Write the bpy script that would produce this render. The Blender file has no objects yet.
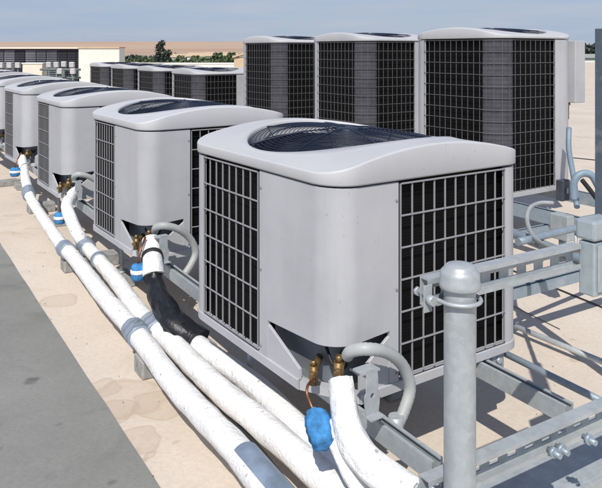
import bpy, math, random
from mathutils import Vector, Matrix, noise
random.seed(7)
R = math.radians
scene = bpy.context.scene
COL = scene.collection
F, HX, HY, HC = 700.0, 301.0, 50.0, 1.5
def atz(px, py, z):
    Y = F*(HC-z)/(py-HY)
    return Vector(((px-HX)/F*Y, Y, z))
def aty(px, py, Y):
    return Vector(((px-HX)/F*Y, Y, HC-(py-HY)/F*Y))

# ---------------------------------------------------------------- materials
def new_mat(name):
    m = bpy.data.materials.new(name); m.use_nodes = True
    nt = m.node_tree; nt.nodes.clear()
    out = nt.nodes.new('ShaderNodeOutputMaterial'); b = nt.nodes.new('ShaderNodeBsdfPrincipled')
    nt.links.new(b.outputs[0], out.inputs[0])
    return m, nt, b
def nnoise(nt, scale, detail=4, rough=.6, vec=None, dist=0):
    n = nt.nodes.new('ShaderNodeTexNoise'); n.inputs['Scale'].default_value = scale
    n.inputs['Detail'].default_value = detail; n.inputs['Roughness'].default_value = rough
    n.inputs['Distortion'].default_value = dist
    if vec is not None: nt.links.new(vec, n.inputs['Vector'])
    return n.outputs['Fac']
def ramp(nt, fac, stops, interp='LINEAR'):
    r = nt.nodes.new('ShaderNodeValToRGB'); r.color_ramp.interpolation = interp
    e = r.color_ramp.elements
    while len(e) < len(stops): e.new(.5)
    for el, (p, c) in zip(e, stops):
        el.position = p; el.color = (c[0], c[1], c[2], 1) if hasattr(c, '__len__') else (c, c, c, 1)
    nt.links.new(fac, r.inputs[0]); return r.outputs[0]
def mix(nt, fac, a, b, mode='MIX'):
    m = nt.nodes.new('ShaderNodeMix'); m.data_type = 'RGBA'; m.blend_type = mode
    if isinstance(fac, (int, float)): m.inputs[0].default_value = fac
    else: nt.links.new(fac, m.inputs[0])
    for s, v in ((m.inputs[6], a), (m.inputs[7], b)):
        if hasattr(v, 'is_output'): nt.links.new(v, s)
        else: s.default_value = (v[0], v[1], v[2], 1)
    return m.outputs[2]
def objco(nt, scale=(1, 1, 1), world=False):
    if world:
        g = nt.nodes.new('ShaderNodeNewGeometry'); src = g.outputs['Position']
    else:
        t = nt.nodes.new('ShaderNodeTexCoord'); src = t.outputs['Object']
    mp = nt.nodes.new('ShaderNodeMapping'); mp.inputs['Scale'].default_value = scale
    nt.links.new(src, mp.inputs[0]); return mp.outputs[0]
def bump(nt, b, h, strength=.3, dist=.005):
    n = nt.nodes.new('ShaderNodeBump'); n.inputs['Strength'].default_value = strength
    n.inputs['Distance'].default_value = dist; nt.links.new(h, n.inputs['Height'])
    nt.links.new(n.outputs[0], b.inputs['Normal'])

def paint(name, col, rough=.45, dirt=.18, streak=True, metallic=0, spec=.5, dirtcol=None):
    m, nt, b = new_mat(name)
    v = objco(nt)
    oi = nt.nodes.new('ShaderNodeObjectInfo'); va = nt.nodes.new('ShaderNodeVectorMath'); va.operation = 'MULTIPLY_ADD'
    va.inputs[1].default_value = (1, 1, 1); cx_ = nt.nodes.new('ShaderNodeCombineXYZ'); ml = nt.nodes.new('ShaderNodeMath'); ml.operation = 'MULTIPLY'; ml.inputs[1].default_value = 37
    nt.links.new(oi.outputs['Random'], ml.inputs[0]); nt.links.new(ml.outputs[0], cx_.inputs[0]); nt.links.new(ml.outputs[0], cx_.inputs[1])
    nt.links.new(v, va.inputs[0]); nt.links.new(cx_.outputs[0], va.inputs[2]); v = va.outputs[0]
    f = nnoise(nt, 2.2, 6, .65, v)
    c = ramp(nt, f, [(.3, [x*(1-dirt) for x in col]), (.7, [min(1, x*(1+dirt*.4)) for x in col])])
    if streak:
        v2 = objco(nt, (22, 22, .9))
        s = nnoise(nt, 1.0, 3, .6, v2)
        sm = ramp(nt, s, [(.52, 0), (.72, 1)])
        mm = nt.nodes.new('ShaderNodeMath'); mm.operation = 'MULTIPLY'; mm.inputs[1].default_value = .13
        nt.links.new(sm, mm.inputs[0])
        c = mix(nt, mm.outputs[0], c, dirtcol or [x*.6 for x in col])
    gr = nnoise(nt, 1.1, 7, .75, v); c = mix(nt, ramp(nt, gr, [(.5, 0), (.75, .22)]), c, (.42, .38, .33) if col[0] > .3 else [x*.7 for x in col])
    sp = nnoise(nt, 55, 3, .5, v); c = mix(nt, ramp(nt, sp, [(.70, 0), (.76, .35)]), c, (.2, .18, .16))
    rv = ramp(nt, oi.outputs['Random'], [(0, .94), (1, 1.0)]); c = mix(nt, 1.0, c, rv, 'MULTIPLY')
    nt.links.new(c, b.inputs['Base Color'])
    fr = nnoise(nt, 9, 4, .6, v)
    rr = ramp(nt, fr, [(.3, rough-.07), (.7, rough+.1)])
    nt.links.new(rr, b.inputs['Roughness'])
    b.inputs['Metallic'].default_value = metallic
    fb = nnoise(nt, 3.5, 2, .5, v)
    bump(nt, b, fb, .12, .006)
    return m

M = {}
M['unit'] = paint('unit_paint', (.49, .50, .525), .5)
M['unit_lid'] = paint('unit_paint_lit', (.56, .57, .59), .5, .10, False)  # cabinet paint again; stronger light on the top is put into the colour
M['wire'] = paint('wire_paint', (.29, .29, .31), .4, .1, False)
M['rearwire'] = paint('rear_wire_paint', (.13, .13, .14), .45, .1, False)
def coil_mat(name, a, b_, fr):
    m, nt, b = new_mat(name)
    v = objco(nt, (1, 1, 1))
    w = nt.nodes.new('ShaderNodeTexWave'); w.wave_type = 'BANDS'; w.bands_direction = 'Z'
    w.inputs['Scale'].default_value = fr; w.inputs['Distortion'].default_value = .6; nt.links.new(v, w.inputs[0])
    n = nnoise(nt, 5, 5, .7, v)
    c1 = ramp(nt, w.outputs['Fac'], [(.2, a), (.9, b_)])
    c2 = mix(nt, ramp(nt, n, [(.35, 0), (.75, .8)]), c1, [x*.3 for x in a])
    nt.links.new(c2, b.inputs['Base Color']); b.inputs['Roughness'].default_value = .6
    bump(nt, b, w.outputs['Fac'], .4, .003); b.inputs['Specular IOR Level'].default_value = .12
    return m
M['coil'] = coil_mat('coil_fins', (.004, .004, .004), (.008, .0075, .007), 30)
M['coilcorner'] = coil_mat('lit_corner_band', (.085, .085, .10), (.10, .10, .115), 9)  # lighter coil copy: light caught by the rounded corner, put in the colour
def simple(name, col, rough=.5, metallic=0, var=.2, scale=12, bmp=.1, coat=0):
    m, nt, b = new_mat(name); v = objco(nt)
    f = nnoise(nt, scale, 4, .6, v)
    c = ramp(nt, f, [(.3, [x*(1-var) for x in col]), (.7, [min(1, x*(1+var*.5)) for x in col])])
    nt.links.new(c, b.inputs['Base Color']); b.inputs['Roughness'].default_value = rough
    b.inputs['Metallic'].default_value = metallic; b.inputs['Coat Weight'].default_value = coat
    if bmp: bump(nt, b, f, bmp, .004)
    return m
M['guard'] = simple('guard_wire', (.014, .022, .045), .45, 0, .2, 12, 0, .1)  # blue here and in fan and shroud: reflected sky coloured into black parts
M['fan'] = simple('fan_blade', (.007, .011, .022), .35)
M['shroud'] = simple('fan_shroud', (.006, .009, .02), .5)
M['motor'] = simple('motor_paint', (.05, .06, .08), .4)
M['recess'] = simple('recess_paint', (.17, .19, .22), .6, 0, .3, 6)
M['cowl'] = simple('vent_cowl', (.5, .5, .5), .6)
M['grit'] = simple('grit', (.16, .13, .10), .9, 0, .6, 3)
M['brass'] = simple('brass', (.30, .20, .09), .5, .7, .6, 60)
M['copper'] = simple('copper', (.35, .14, .07), .4, .8, .4, 30)
M['blue'] = simple('blue_cap', (.05, .25, .56), .8, 0, .45, 34, 1.0)
M['steelblue'] = simple('blue_grey_tape', (.22, .28, .37), .5, 0, .35, 9, .3)
M['black'] = simple('black_wrap', (.012, .013, .018), .42, 0, .5, 38, 1.0)
M['darkpipe'] = simple('dark_rubber', (.02, .02, .022), .6)
M['block'] = simple('support_block', (.33, .33, .32), .8, 0, .4, 22, .5)
M['cream'] = simple('cream_render', (.72, .66, .55), .8, 0, .06, 3)
M['creamwall'] = simple('cream_wall', (.74, .71, .64), .8, 0, .05, 3)
M['white'] = simple('white_render', (.8, .79, .76), .7, 0, .08, 3)
M['tanwall'] = simple('tan_render', (.55, .42, .28), .8, 0, .1, 3)
M['conduit'] = simple('grey_conduit', (.40, .42, .42), .5, 0, .15, 8, .1)
M['blueconduit'] = simple('blue_grey_conduit', (.20, .27, .34), .5, 0, .2, 8, .1)
M['lou1'] = simple('louvre_grey', (.13, .135, .16), .6, 0, .3, 1.2, 0)
M['lou2'] = simple('louvre_dark', (.035, .035, .05), .6, 0, .3, 1.2, 0)
M['lou3'] = simple('louvre_pale', (.20, .20, .23), .6, 0, .3, 1.2, 0)
M['greenpipe'] = simple('green_pipe', (.14, .19, .18), .6)
M['bark'] = simple('bark', (.12, .08, .05), .9)
M['tile'] = simple('roof_tile', (.45, .22, .14), .8)

def galv(name, base=(.44, .48, .50), dark=.72):
    m, nt, b = new_mat(name); v = objco(nt)
    vo = nt.nodes.new('ShaderNodeTexVoronoi'); vo.inputs['Scale'].default_value = 60; nt.links.new(v, vo.inputs['Vector'])
    n = nnoise(nt, 14, 6, .7, v)
    sep = nt.nodes.new('ShaderNodeSeparateColor'); nt.links.new(vo.outputs['Color'], sep.inputs[0])
    c1 = ramp(nt, sep.outputs[0], [(0, [x*.92 for x in base]), (1, [x*1.06 for x in base])])
    c2 = mix(nt, ramp(nt, n, [(.42, 0), (.75, .7)]), c1, [x*dark for x in base])
    n2 = nnoise(nt, 3, 5, .7, v)
    c3 = mix(nt, ramp(nt, n2, [(.55, 0), (.72, .5)]), c2, (.62, .64, .63))
    nt.links.new(c3, b.inputs['Base Color'])
    b.inputs['Metallic'].default_value = .25
    nt.links.new(ramp(nt, n, [(.3, .38), (.7, .6)]), b.inputs['Roughness'])
    bump(nt, b, n, .15, .002)
    return m
M['galv'] = galv('galvanised_steel')
M['galvb'] = galv('galvanised_blue', (.30, .37, .43))
M['galvb2'] = galv('galvanised_box', (.40, .46, .49), .85)
M['galvd'] = galv('galvanised_dark', (.10, .13, .17))
M['clamp'] = galv('clamp_steel', (.30, .35, .42), .5)

def pipe_white():
    m, nt, b = new_mat('white_pipe_paint'); v = objco(nt)
    n = nnoise(nt, 16, 6, .65, v, .4)
    n2 = nnoise(nt, 60, 4, .6, v)
    dots = ramp(nt, nnoise(nt, 38, 2, .5, v), [(.69, 0), (.74, 1)])
    c = ramp(nt, n, [(.25, (.70, .71, .72)), (.5, (.86, .86, .86))])
    c = mix(nt, dots, c, (.45, .43, .42))
    st = ramp(nt, nnoise(nt, 5, 5, .7, v), [(.62, 0), (.78, .45)])
    c = mix(nt, st, c, (.55, .53, .50))
    nt.links.new(c, b.inputs['Base Color']); b.inputs['Roughness'].default_value = .6
    ad = nt.nodes.new('ShaderNodeMath'); ad.operation = 'ADD'; nt.links.new(n, ad.inputs[0]); nt.links.new(n2, ad.inputs[1])
    bump(nt, b, ad.outputs[0], .7, .009)
    return m
M['pipe'] = pipe_white()

def roof_mat():
    m, nt, b = new_mat('roof_coating')
    v = objco(nt, world=True)
    n1 = nnoise(nt, .8, 6, .6, v); n2 = nnoise(nt, 45, 5, .7, v); n3 = nnoise(nt, 3.1, 8, .7, v, 1.2)
    c = ramp(nt, n1, [(.3, (.60, .525, .44)), (.65, (.70, .62, .53))])
    c = mix(nt, ramp(nt, n3, [(.5, 0), (.75, .55)]), c, (.53, .43, .33))
    c = mix(nt, ramp(nt, n2, [(.35, .3), (.6, 0)]), c, (.45, .36, .28))
    # dried puddle rings
    n4 = nnoise(nt, 2.3, 3, .5, v, .8)
    ring = ramp(nt, n4, [(.66, 0), (.675, .55), (.69, .2), (.78, .25)])
    c = mix(nt, ring, c, (.42, .33, .245))
    # individual round water stains
    for (px, py, r) in ((112, 412, .10), (140, 440, .085), (103, 388, .075), (160, 405, .12), (60, 300, .11), (128, 398, .17)):
        p = atz(px, py, 0)
        g = nt.nodes.new('ShaderNodeNewGeometry')
        nz = nt.nodes.new('ShaderNodeTexNoise'); nz.inputs['Scale'].default_value = 7; nt.links.new(g.outputs['Position'], nz.inputs[0])
        sc = nt.nodes.new('ShaderNodeVectorMath'); sc.operation = 'SCALE'; sc.inputs['Scale'].default_value = .12
        nt.links.new(nz.outputs['Color'], sc.inputs[0])
        ad = nt.nodes.new('ShaderNodeVectorMath'); ad.operation = 'ADD'
        nt.links.new(g.outputs['Position'], ad.inputs[0]); nt.links.new(sc.outputs[0], ad.inputs[1])
        ds = nt.nodes.new('ShaderNodeVectorMath'); ds.operation = 'DISTANCE'
        nt.links.new(ad.outputs[0], ds.inputs[0]); ds.inputs[1].default_value = (p.x+.06, p.y+.06, .06)
        dv = nt.nodes.new('ShaderNodeMath'); dv.operation = 'DIVIDE'; dv.inputs[1].default_value = r*1.3
        nt.links.new(ds.outputs['Value'], dv.inputs[0])
        c = mix(nt, ramp(nt, dv.outputs[0], [(.0, .22), (.66, .30), (.76, .55), (.84, 0)]), c, (.44, .34, .25))
    nt.links.new(c, b.inputs['Base Color']); b.inputs['Roughness'].default_value = .85
    bump(nt, b, n2, .25, .004)
    return m
M['roof'] = roof_mat()
def walk_mat():
    m, nt, b = new_mat('grey_walkway'); v = objco(nt, world=True)
    n1 = nnoise(nt, 1.2, 6, .6, v); n2 = nnoise(nt, 60, 5, .7, v); n3 = nnoise(nt, 3.0, 4, .6, v, 1)
    c = ramp(nt, n1, [(.3, (.20, .203, .19)), (.7, (.28, .283, .265))])
    c = mix(nt, ramp(nt, n3, [(.52, 0), (.70, .45)]), c, (.13, .13, .12))
    c = mix(nt, ramp(nt, n2, [(.3, .35), (.6, 0)]), c, (.16, .16, .15))
    sp = ramp(nt, nnoise(nt, 5.5, 2, .4, v), [(.71, 0), (.76, .7)])
    c = mix(nt, sp, c, (.07, .07, .07))
    nt.links.new(c, b.inputs['Base Color']); b.inputs['Roughness'].default_value = .9
    bump(nt, b, n2, .4, .004); return m
M['walk'] = walk_mat()
def land_mat():
    m, nt, b = new_mat('farmland')
    g = nt.nodes.new('ShaderNodeNewGeometry'); s = nt.nodes.new('ShaderNodeSeparateXYZ'); nt.links.new(g.outputs['Position'], s.inputs[0])
    mr = nt.nodes.new('ShaderNodeMapRange'); mr.inputs[1].default_value = 200; mr.inputs[2].default_value = 700
    nt.links.new(s.outputs['Y'], mr.inputs[0])
    v = objco(nt, (.002, .008, .01), True)
    n = nnoise(nt, 1.5, 6, .6, v)
    tan = ramp(nt, n, [(.35, (.43, .30, .22)), (.5, (.50, .36, .27)), (.62, (.44, .36, .28)), (.75, (.30, .29, .21))])  # muted tan carries a little distance haze in the base colour
    v2 = objco(nt, (.05, .05, .05), True)
    grn = ramp(nt, nnoise(nt, 1, 5, .6, v2), [(.35, (.06, .08, .035)), (.7, (.22, .20, .12))])
    nt.links.new(mix(nt, mr.outputs[0], grn, tan), b.inputs['Base Color'])
    b.inputs['Roughness'].default_value = .95; b.inputs['Specular IOR Level'].default_value = .1; return m
M['land'] = land_mat()
def leaf_mat(name, a, c_):
    m, nt, b = new_mat(name)
    g = nt.nodes.new('ShaderNodeNewGeometry')
    n = nnoise(nt, .8, 3, .6, g.outputs['Position'])
    ad = nt.nodes.new('ShaderNodeMath'); ad.operation = 'MULTIPLY_ADD'; ad.inputs[1].default_value = .5
    nt.links.new(g.outputs['Random Per Island'], ad.inputs[0]); nt.links.new(n, ad.inputs[2])
    nt.links.new(ramp(nt, ad.outputs[0], [(.35, a), (.95, c_)]), b.inputs['Base Color'])
    b.inputs['Roughness'].default_value = .7; return m
M['leaf'] = leaf_mat('bush_leaf', (.05, .08, .035), (.13, .17, .08))
M['leafd'] = leaf_mat('cypress_leaf', (.018, .03, .026), (.045, .065, .045))

# ---------------------------------------------------------------- mesh builder
class MB:
    def __init__(s): s.v = []; s.f = []; s.sm = []
    def quad(s, a, b, c, d):
        n = len(s.v); s.v += [a, b, c, d]; s.f.append((n, n+1, n+2, n+3)); s.sm.append(False)
    def box(s, lo, hi, mtx=None):
        n = len(s.v)
        for z in (lo[2], hi[2]):
            for x, y in ((lo[0], lo[1]), (hi[0], lo[1]), (hi[0], hi[1]), (lo[0], hi[1])):
                p = Vector((x, y, z)); s.v.append(mtx @ p if mtx else p)
        for q in ((0, 3, 2, 1), (4, 5, 6, 7), (0, 1, 5, 4), (1, 2, 6, 5), (2, 3, 7, 6), (3, 0, 4, 7)):
            s.f.append(tuple(n+i for i in q)); s.sm.append(False)
    def tube(s, pts, r, n=12, cap=True, closed=False, rj=0):
        pts = [Vector(p) for p in pts]; N = len(pts)
        rr = r if hasattr(r, '__len__') else [r]*N
        base = len(s.v); up = None
        for i, p in enumerate(pts):
            a = pts[(i-1) % N] if (closed or i > 0) else p
            b = pts[(i+1) % N] if (closed or i < N-1) else p
            t = (b-a).normalized()
            if up is None:
                up = Vector((0, 0, 1)) if abs(t.z) < .9 else Vector((1, 0, 0))
            x = (up - t*up.dot(t)).normalized(); y = t.cross(x); up = x
            for k in range(n):
                an = 2*math.pi*k/n
                q = rr[i]*(1+(rj*noise.noise(p*9+Vector((k*.7, 0, 0))) if rj else 0))
                s.v.append(p + x*math.cos(an)*q + y*math.sin(an)*q)
        for i in range(N if closed else N-1):
            i2 = (i+1) % N
            for k in range(n):
                k2 = (k+1) % n
                s.f.append((base+i*n+k, base+i*n+k2, base+i2*n+k2, base+i2*n+k)); s.sm.append(True)
        if cap and not closed:
            s.f.append(tuple(base+k for k in range(n))[::-1]); s.sm.append(False)
            s.f.append(tuple(base+(N-1)*n+k for k in range(n))); s.sm.append(False)
    def lathe(s, prof, c=(0, 0, 0), n=32, smooth=True):
        base = len(s.v); c = Vector(c)
        for r, z in prof:
            for k in range(n):
                a = 2*math.pi*k/n; s.v.append(c+Vector((r*math.cos(a), r*math.sin(a), z)))
        for i in range(len(prof)-1):
            for k in range(n):
                k2 = (k+1) % n
                s.f.append((base+i*n+k, base+i*n+k2, base+(i+1)*n+k2, base+(i+1)*n+k)); s.sm.append(smooth)
        if prof[0][0] > 1e-4: s.f.append(tuple(base+k for k in range(n))[::-1]); s.sm.append(False)
        if prof[-1][0] > 1e-4: s.f.append(tuple(base+(len(prof)-1)*n+k for k in range(n))); s.sm.append(False)
    def build(s, name, mat, parent=None, bevel=0):
        me = bpy.data.meshes.new(name); me.from_pydata([tuple(v) for v in s.v], [], s.f)
        me.polygons.foreach_set('use_smooth', s.sm); me.materials.append(mat); me.update()
        o = bpy.data.objects.new(name, me); COL.objects.link(o)
        if parent: o.parent = parent
        if bevel:
            b = o.modifiers.new('Bevel', 'BEVEL'); b.width = bevel; b.segments = 2; b.limit_method = 'ANGLE'
        return o
def tag(o, label=None, cat=None, group=None, kind=None):
    if label: o['label'] = label
    if cat: o['category'] = cat
    if group: o['group'] = group
    if kind: o['kind'] = kind
    return o
def thing(name, label, cat, loc=(0, 0, 0), rz=0, group=None):
    o = bpy.data.objects.new(name, None); COL.objects.link(o); o.location = loc; o.rotation_euler = (0, 0, rz)
    o.empty_display_size = .1
    return tag(o, label, cat, group)
def dup(root, loc, label, rz=None, skip=()):
    r = root.copy(); COL.objects.link(r); r.location = loc; r['label'] = label
    if rz is not None: r.rotation_euler = (0, 0, rz)
    for ch in list(root.children):
        if ch.name.split('.')[0] in skip: continue
        c = ch.copy(); COL.objects.link(c); c.parent = r
        for g in list(ch.children):
            d = g.copy(); COL.objects.link(d); d.parent = c
    return r
def catmull(pts, n=8):
    P = [Vector(p) for p in pts]; P = [P[0]*2-P[1]] + P + [P[-1]*2-P[-2]]
    out = []
    for i in range(1, len(P)-2):
        a, b, c, d = P[i-1:i+3]
        for k in range(n):
            t = k/n
            out.append(.5*((2*b)+(c-a)*t+(2*a-5*b+4*c-d)*t*t+(3*b-a-3*c+d)*t*t*t))
    out.append(P[-2]); return out

# ---------------------------------------------------------------- camera, light, world
cam = bpy.data.cameras.new('camera'); co = bpy.data.objects.new('camera', cam); COL.objects.link(co)
co.location = (0, 0, HC); co.rotation_euler = (R(90), 0, 0)
cam.sensor_width = 36; cam.lens = F/602*36; cam.shift_y = -(244-HY)/602; cam.clip_end = 9000; cam.clip_start = .05
scene.camera = co
SUNV = Vector((-.16, -.88, 1)).normalized()
sun = bpy.data.lights.new('sun', 'SUN'); so = bpy.data.objects.new('sun', sun); COL.objects.link(so)
sun.energy = 4.3; sun.angle = R(.5); sun.color = (1, .95, .87)
so.rotation_euler = (-SUNV).to_track_quat('-Z', 'Y').to_euler(); so.location = (-3, -6, 12)
w = bpy.data.worlds.new('World'); scene.world = w; w.use_nodes = True
nt = w.node_tree; nt.nodes.clear()
wo = nt.nodes.new('ShaderNodeOutputWorld'); bg = nt.nodes.new('ShaderNodeBackground'); sk = nt.nodes.new('ShaderNodeTexSky')
sk.sky_type = 'NISHITA'; sk.sun_disc = False; sk.sun_elevation = math.asin(SUNV.z)
sk.sun_rotation = math.atan2(SUNV.x, SUNV.y); sk.air_density = 1.0; sk.dust_density = .6; sk.ozone_density = 3
tc = nt.nodes.new('ShaderNodeTexCoord')
mp = nt.nodes.new('ShaderNodeMapping'); mp.inputs['Scale'].default_value = (1, 1, 9); nt.links.new(tc.outputs['Generated'], mp.inputs[0])
cn = nt.nodes.new('ShaderNodeTexNoise'); cn.inputs['Scale'].default_value = 2.2; cn.inputs['Detail'].default_value = 6; nt.links.new(mp.outputs[0], cn.inputs[0])
cr = nt.nodes.new('ShaderNodeValToRGB'); cr.color_ramp.elements[0].position = .42; cr.color_ramp.elements[0].color = (0, 0, 0, 1)
cr.color_ramp.elements[1].position = .75; cr.color_ramp.elements[1].color = (.55, .55, .55, 1); nt.links.new(cn.outputs['Fac'], cr.inputs[0])
tint = nt.nodes.new('ShaderNodeMix'); tint.data_type = 'RGBA'; tint.blend_type = 'MULTIPLY'; tint.inputs[0].default_value = 1
nt.links.new(sk.outputs[0], tint.inputs[6]); tint.inputs[7].default_value = (.84, .86, 1.0, 1)
sx = nt.nodes.new('ShaderNodeSeparateXYZ'); nt.links.new(tc.outputs['Generated'], sx.inputs[0])
el = nt.nodes.new('ShaderNodeMapRange'); el.inputs[1].default_value = .02; el.inputs[2].default_value = .55; el.inputs[3].default_value = .80; el.inputs[4].default_value = 0
nt.links.new(sx.outputs['Z'], el.inputs[0])
ad = nt.nodes.new('ShaderNodeMath'); ad.operation = 'MULTIPLY_ADD'; ad.use_clamp = True; ad.inputs[1].default_value = .4
nt.links.new(cr.outputs[0], ad.inputs[0]); nt.links.new(el.outputs[0], ad.inputs[2])
cm = nt.nodes.new('ShaderNodeMix'); cm.data_type = 'RGBA'; nt.links.new(ad.outputs[0], cm.inputs[0]); nt.links.new(tint.outputs[2], cm.inputs[6])
cm.inputs[7].default_value = (3.9, 4.75, 6.3, 1)
mp2 = nt.nodes.new('ShaderNodeMapping'); mp2.inputs['Scale'].default_value = (3, 3, 34); nt.links.new(tc.outputs['Generated'], mp2.inputs[0])
c2n = nt.nodes.new('ShaderNodeTexNoise'); c2n.inputs['Scale'].default_value = 1.6; c2n.inputs['Detail'].default_value = 7; c2n.inputs['Roughness'].default_value = .6; nt.links.new(mp2.outputs[0], c2n.inputs[0])
c2r = nt.nodes.new('ShaderNodeValToRGB'); c2r.color_ramp.elements[0].position = .40; c2r.color_ramp.elements[0].color = (0, 0, 0, 1); c2r.color_ramp.elements[1].position = .68; c2r.color_ramp.elements[1].color = (.42, .42, .42, 1)
nt.links.new(c2n.outputs['Fac'], c2r.inputs[0])
cm2 = nt.nodes.new('ShaderNodeMix'); cm2.data_type = 'RGBA'; nt.links.new(c2r.outputs[0], cm2.inputs[0]); nt.links.new(cm.outputs[2], cm2.inputs[6]); cm2.inputs[7].default_value = (5.5, 5.7, 6.3, 1)
nt.links.new(cm2.outputs[2], bg.inputs[0]); bg.inputs[1].default_value = .10; nt.links.new(bg.outputs[0], wo.inputs[0])
scene.view_settings.view_transform = 'Standard'; scene.view_settings.look = 'None'; scene.view_settings.exposure = 0

# ---------------------------------------------------------------- setting
DR = Vector((-.520, .854, 0)); DR.normalize()          # direction of the rows
DX = Vector((.848, .530, 0)); DX.normalize()           # across the rows
STEP = Vector((-.936, 1.537, 0))
b = MB(); b.box((-45, -12, -8), (75, 84, 0)); tag(b.build('roof', M['roof']), kind='structure')
# walkway: thin sheet with an uneven edge
b = MB(); e0 = atz(0, 243, 0)
prev = None
for i in range(-60, 400):
    p = e0 + DR*(i*.12); off = .005*noise.noise(Vector((i*.35, 0, 0))) + .009*noise.noise(Vector((i*.05, 3, 0)))
    side = Vector((-DR.y, DR.x, 0))
    a = p - side*off; c = p + side*2.4
    if prev: b.quad(Vector((*prev[0].xy, .004)), Vector((*a.xy, .004)), Vector((*c.xy, .004)), Vector((*prev[1].xy, .004)))
    prev = (a, c)
o = b.build('walkway', M['walk']); tag(o, kind='structure')
# terrain
b = MB()
ys = [-3000, -1500, -600, -200, 0, 100, 180, 260, 350, 450, 560, 700, 850, 1000, 1200, 1500, 2000, 3000, 4500, 7000]
xs = [-7000, -4500] + list(range(-3000, 3001, 150)) + [4500, 7000]
def hgt(x, y):
    d = max(0, min(1, (y-330)/870.0)); d = d*d*(3-2*d)
    h = -8 + 23.5*d*(1 + .10*noise.noise(Vector((x*.0016, y*.001, 0)))) 
    if x > 150: h -= 6*d*min(1, (x-150)/400)
    return h - (0 if y < 1600 else min(12, (y-1600)*.004))
W = len(xs)
for y in ys:
    for x in xs: b.v.append(Vector((x, y, hgt(x, y))))
for j in range(len(ys)-1):
    for i in range(W-1):
        b.f.append((j*W+i, j*W+i+1, (j+1)*W+i+1, (j+1)*W+i)); b.sm.append(True)
tag(b.build('ground', M['land']), kind='structure')
# seams on the roof sheet
for (p, q, zz) in (((505, 268), (612, 312), .006), ((470, 285), (560, 330), .005), ((573, 158), (612, 162), .006)):
    A = atz(*p, 0); B = atz(*q, 0); d = (B-A).normalized(); n = Vector((-d.y, d.x, 0))*(.009 if zz == .006 else .003)
    if p[1] < 200: n *= 3
    b = MB(); b.quad(Vector((*(A-n).xy, zz)), Vector((*(B-n).xy, zz)), Vector((*(B+n).xy, zz)), Vector((*(A+n).xy, zz)))
    tag(b.build('roof_seam', M['darkpipe']), kind='structure')

# ---------------------------------------------------------------- condensing units
class Per:                                             # rounded-square perimeter, s=0 at the middle of the near corner
    def __init__(s, h, r):
        s.h, s.r = h, r; s.a = 2*(h-r); s.q = math.pi*r/2; s.L = 4*(s.a+s.q)
    def at(s, t):
        t = (t + s.q/2) % s.L; k = int(t // (s.a+s.q)); u = t - k*(s.a+s.q)
        c = s.h-s.r
        if u < s.q:
            an = math.pi + u/s.r; p = Vector((-c+s.r*math.cos(an), -c+s.r*math.sin(an), 0)); n = Vector((math.cos(an), math.sin(an), 0))
        else:
            p = Vector((-c+(u-s.q), -s.h, 0)); n = Vector((0, -1, 0))
        m = Matrix.Rotation(k*math.pi/2, 3, 'Z'); return m @ p, m @ n
def strip(b, P, s0, s1, z0, z1, off=0, th=.012, step=.02, smooth=True):
    n = max(1, int((s1-s0)/step)); secs = []
    for i in range(n+1):
        s = s0+(s1-s0)*i/n; p, nn = P.at(s)
        lo = z0(s) if callable(z0) else z0; hi = z1(s) if callable(z1) else z1
        o = p+nn*off; q = p+nn*(off-th); c = min(.002, th*.3)
        o2 = p+nn*(off-c)
        secs.append([Vector((o.x, o.y, lo+c)), Vector((o.x, o.y, hi-c)), Vector((o2.x, o2.y, hi)), Vector((q.x, q.y, hi)), Vector((q.x, q.y, lo)), Vector((o2.x, o2.y, lo))])
    K = 6
    for k in range(K):                                  # every side of the section has vertices of its own: crisp edges
        k2 = (k+1) % K; base = len(b.v)
        for sec in secs: b.v += [sec[k].copy(), sec[k2].copy()]
        for i in range(n):
            a = base+2*i; b.f.append((a, a+2, a+3, a+1)); b.sm.append(smooth)
    base = len(b.v); b.v += [v.copy() for v in secs[0]] + [v.copy() for v in secs[-1]]
    b.f.append(tuple(base+k for k in range(K))); b.sm.append(False)
    b.f.append(tuple(base+K+k for k in range(K))[::-1]); b.sm.append(False)
def vwire(b, P, s, z0, z1, off, w=.006, d=.004):
    p, n = P.at(s); t = Vector((-n.y, n.x, 0)); c = p+n*off
    m = Matrix(((t.x, n.x, 0, c.x), (t.y, n.y, 0, c.y), (0, 0, 1, 0), (0, 0, 0, 1)))
    b.box((-w/2, -d/2, z0), (w/2, d/2, z1), m)
def grille(P, s0, s1, z0, z1, nv, nh, name, root, mat, w=.006):
    b = MB()
    for i in range(nv+1):
        vwire(b, P, s0+(s1-s0)*i/nv, z0, z1, .001, w*.8, .004)
    for j in range(nh+1):
        z = z0+(z1-z0)*j/nh
        strip(b, P, s0, s1, z-w*.5, z+w*.5, .0065, .0035, .03, False)
    return b.build(name, mat, root)
def rsq(th, h, r):
    c, s = abs(math.cos(th)), abs(math.sin(th))
    if s > c: c, s = s, c
    t = h/c
    if t*s <= h-r: return t
    k = h-r; B = -2*k*(c+s); C = 2*k*k-r*r
    return (-B+math.sqrt(max(0, B*B-4*C)))/2
def barrel(x, y, ax): 
    return .114-.335*x*x if ax == 0 else .088-.29*y*y
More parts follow.
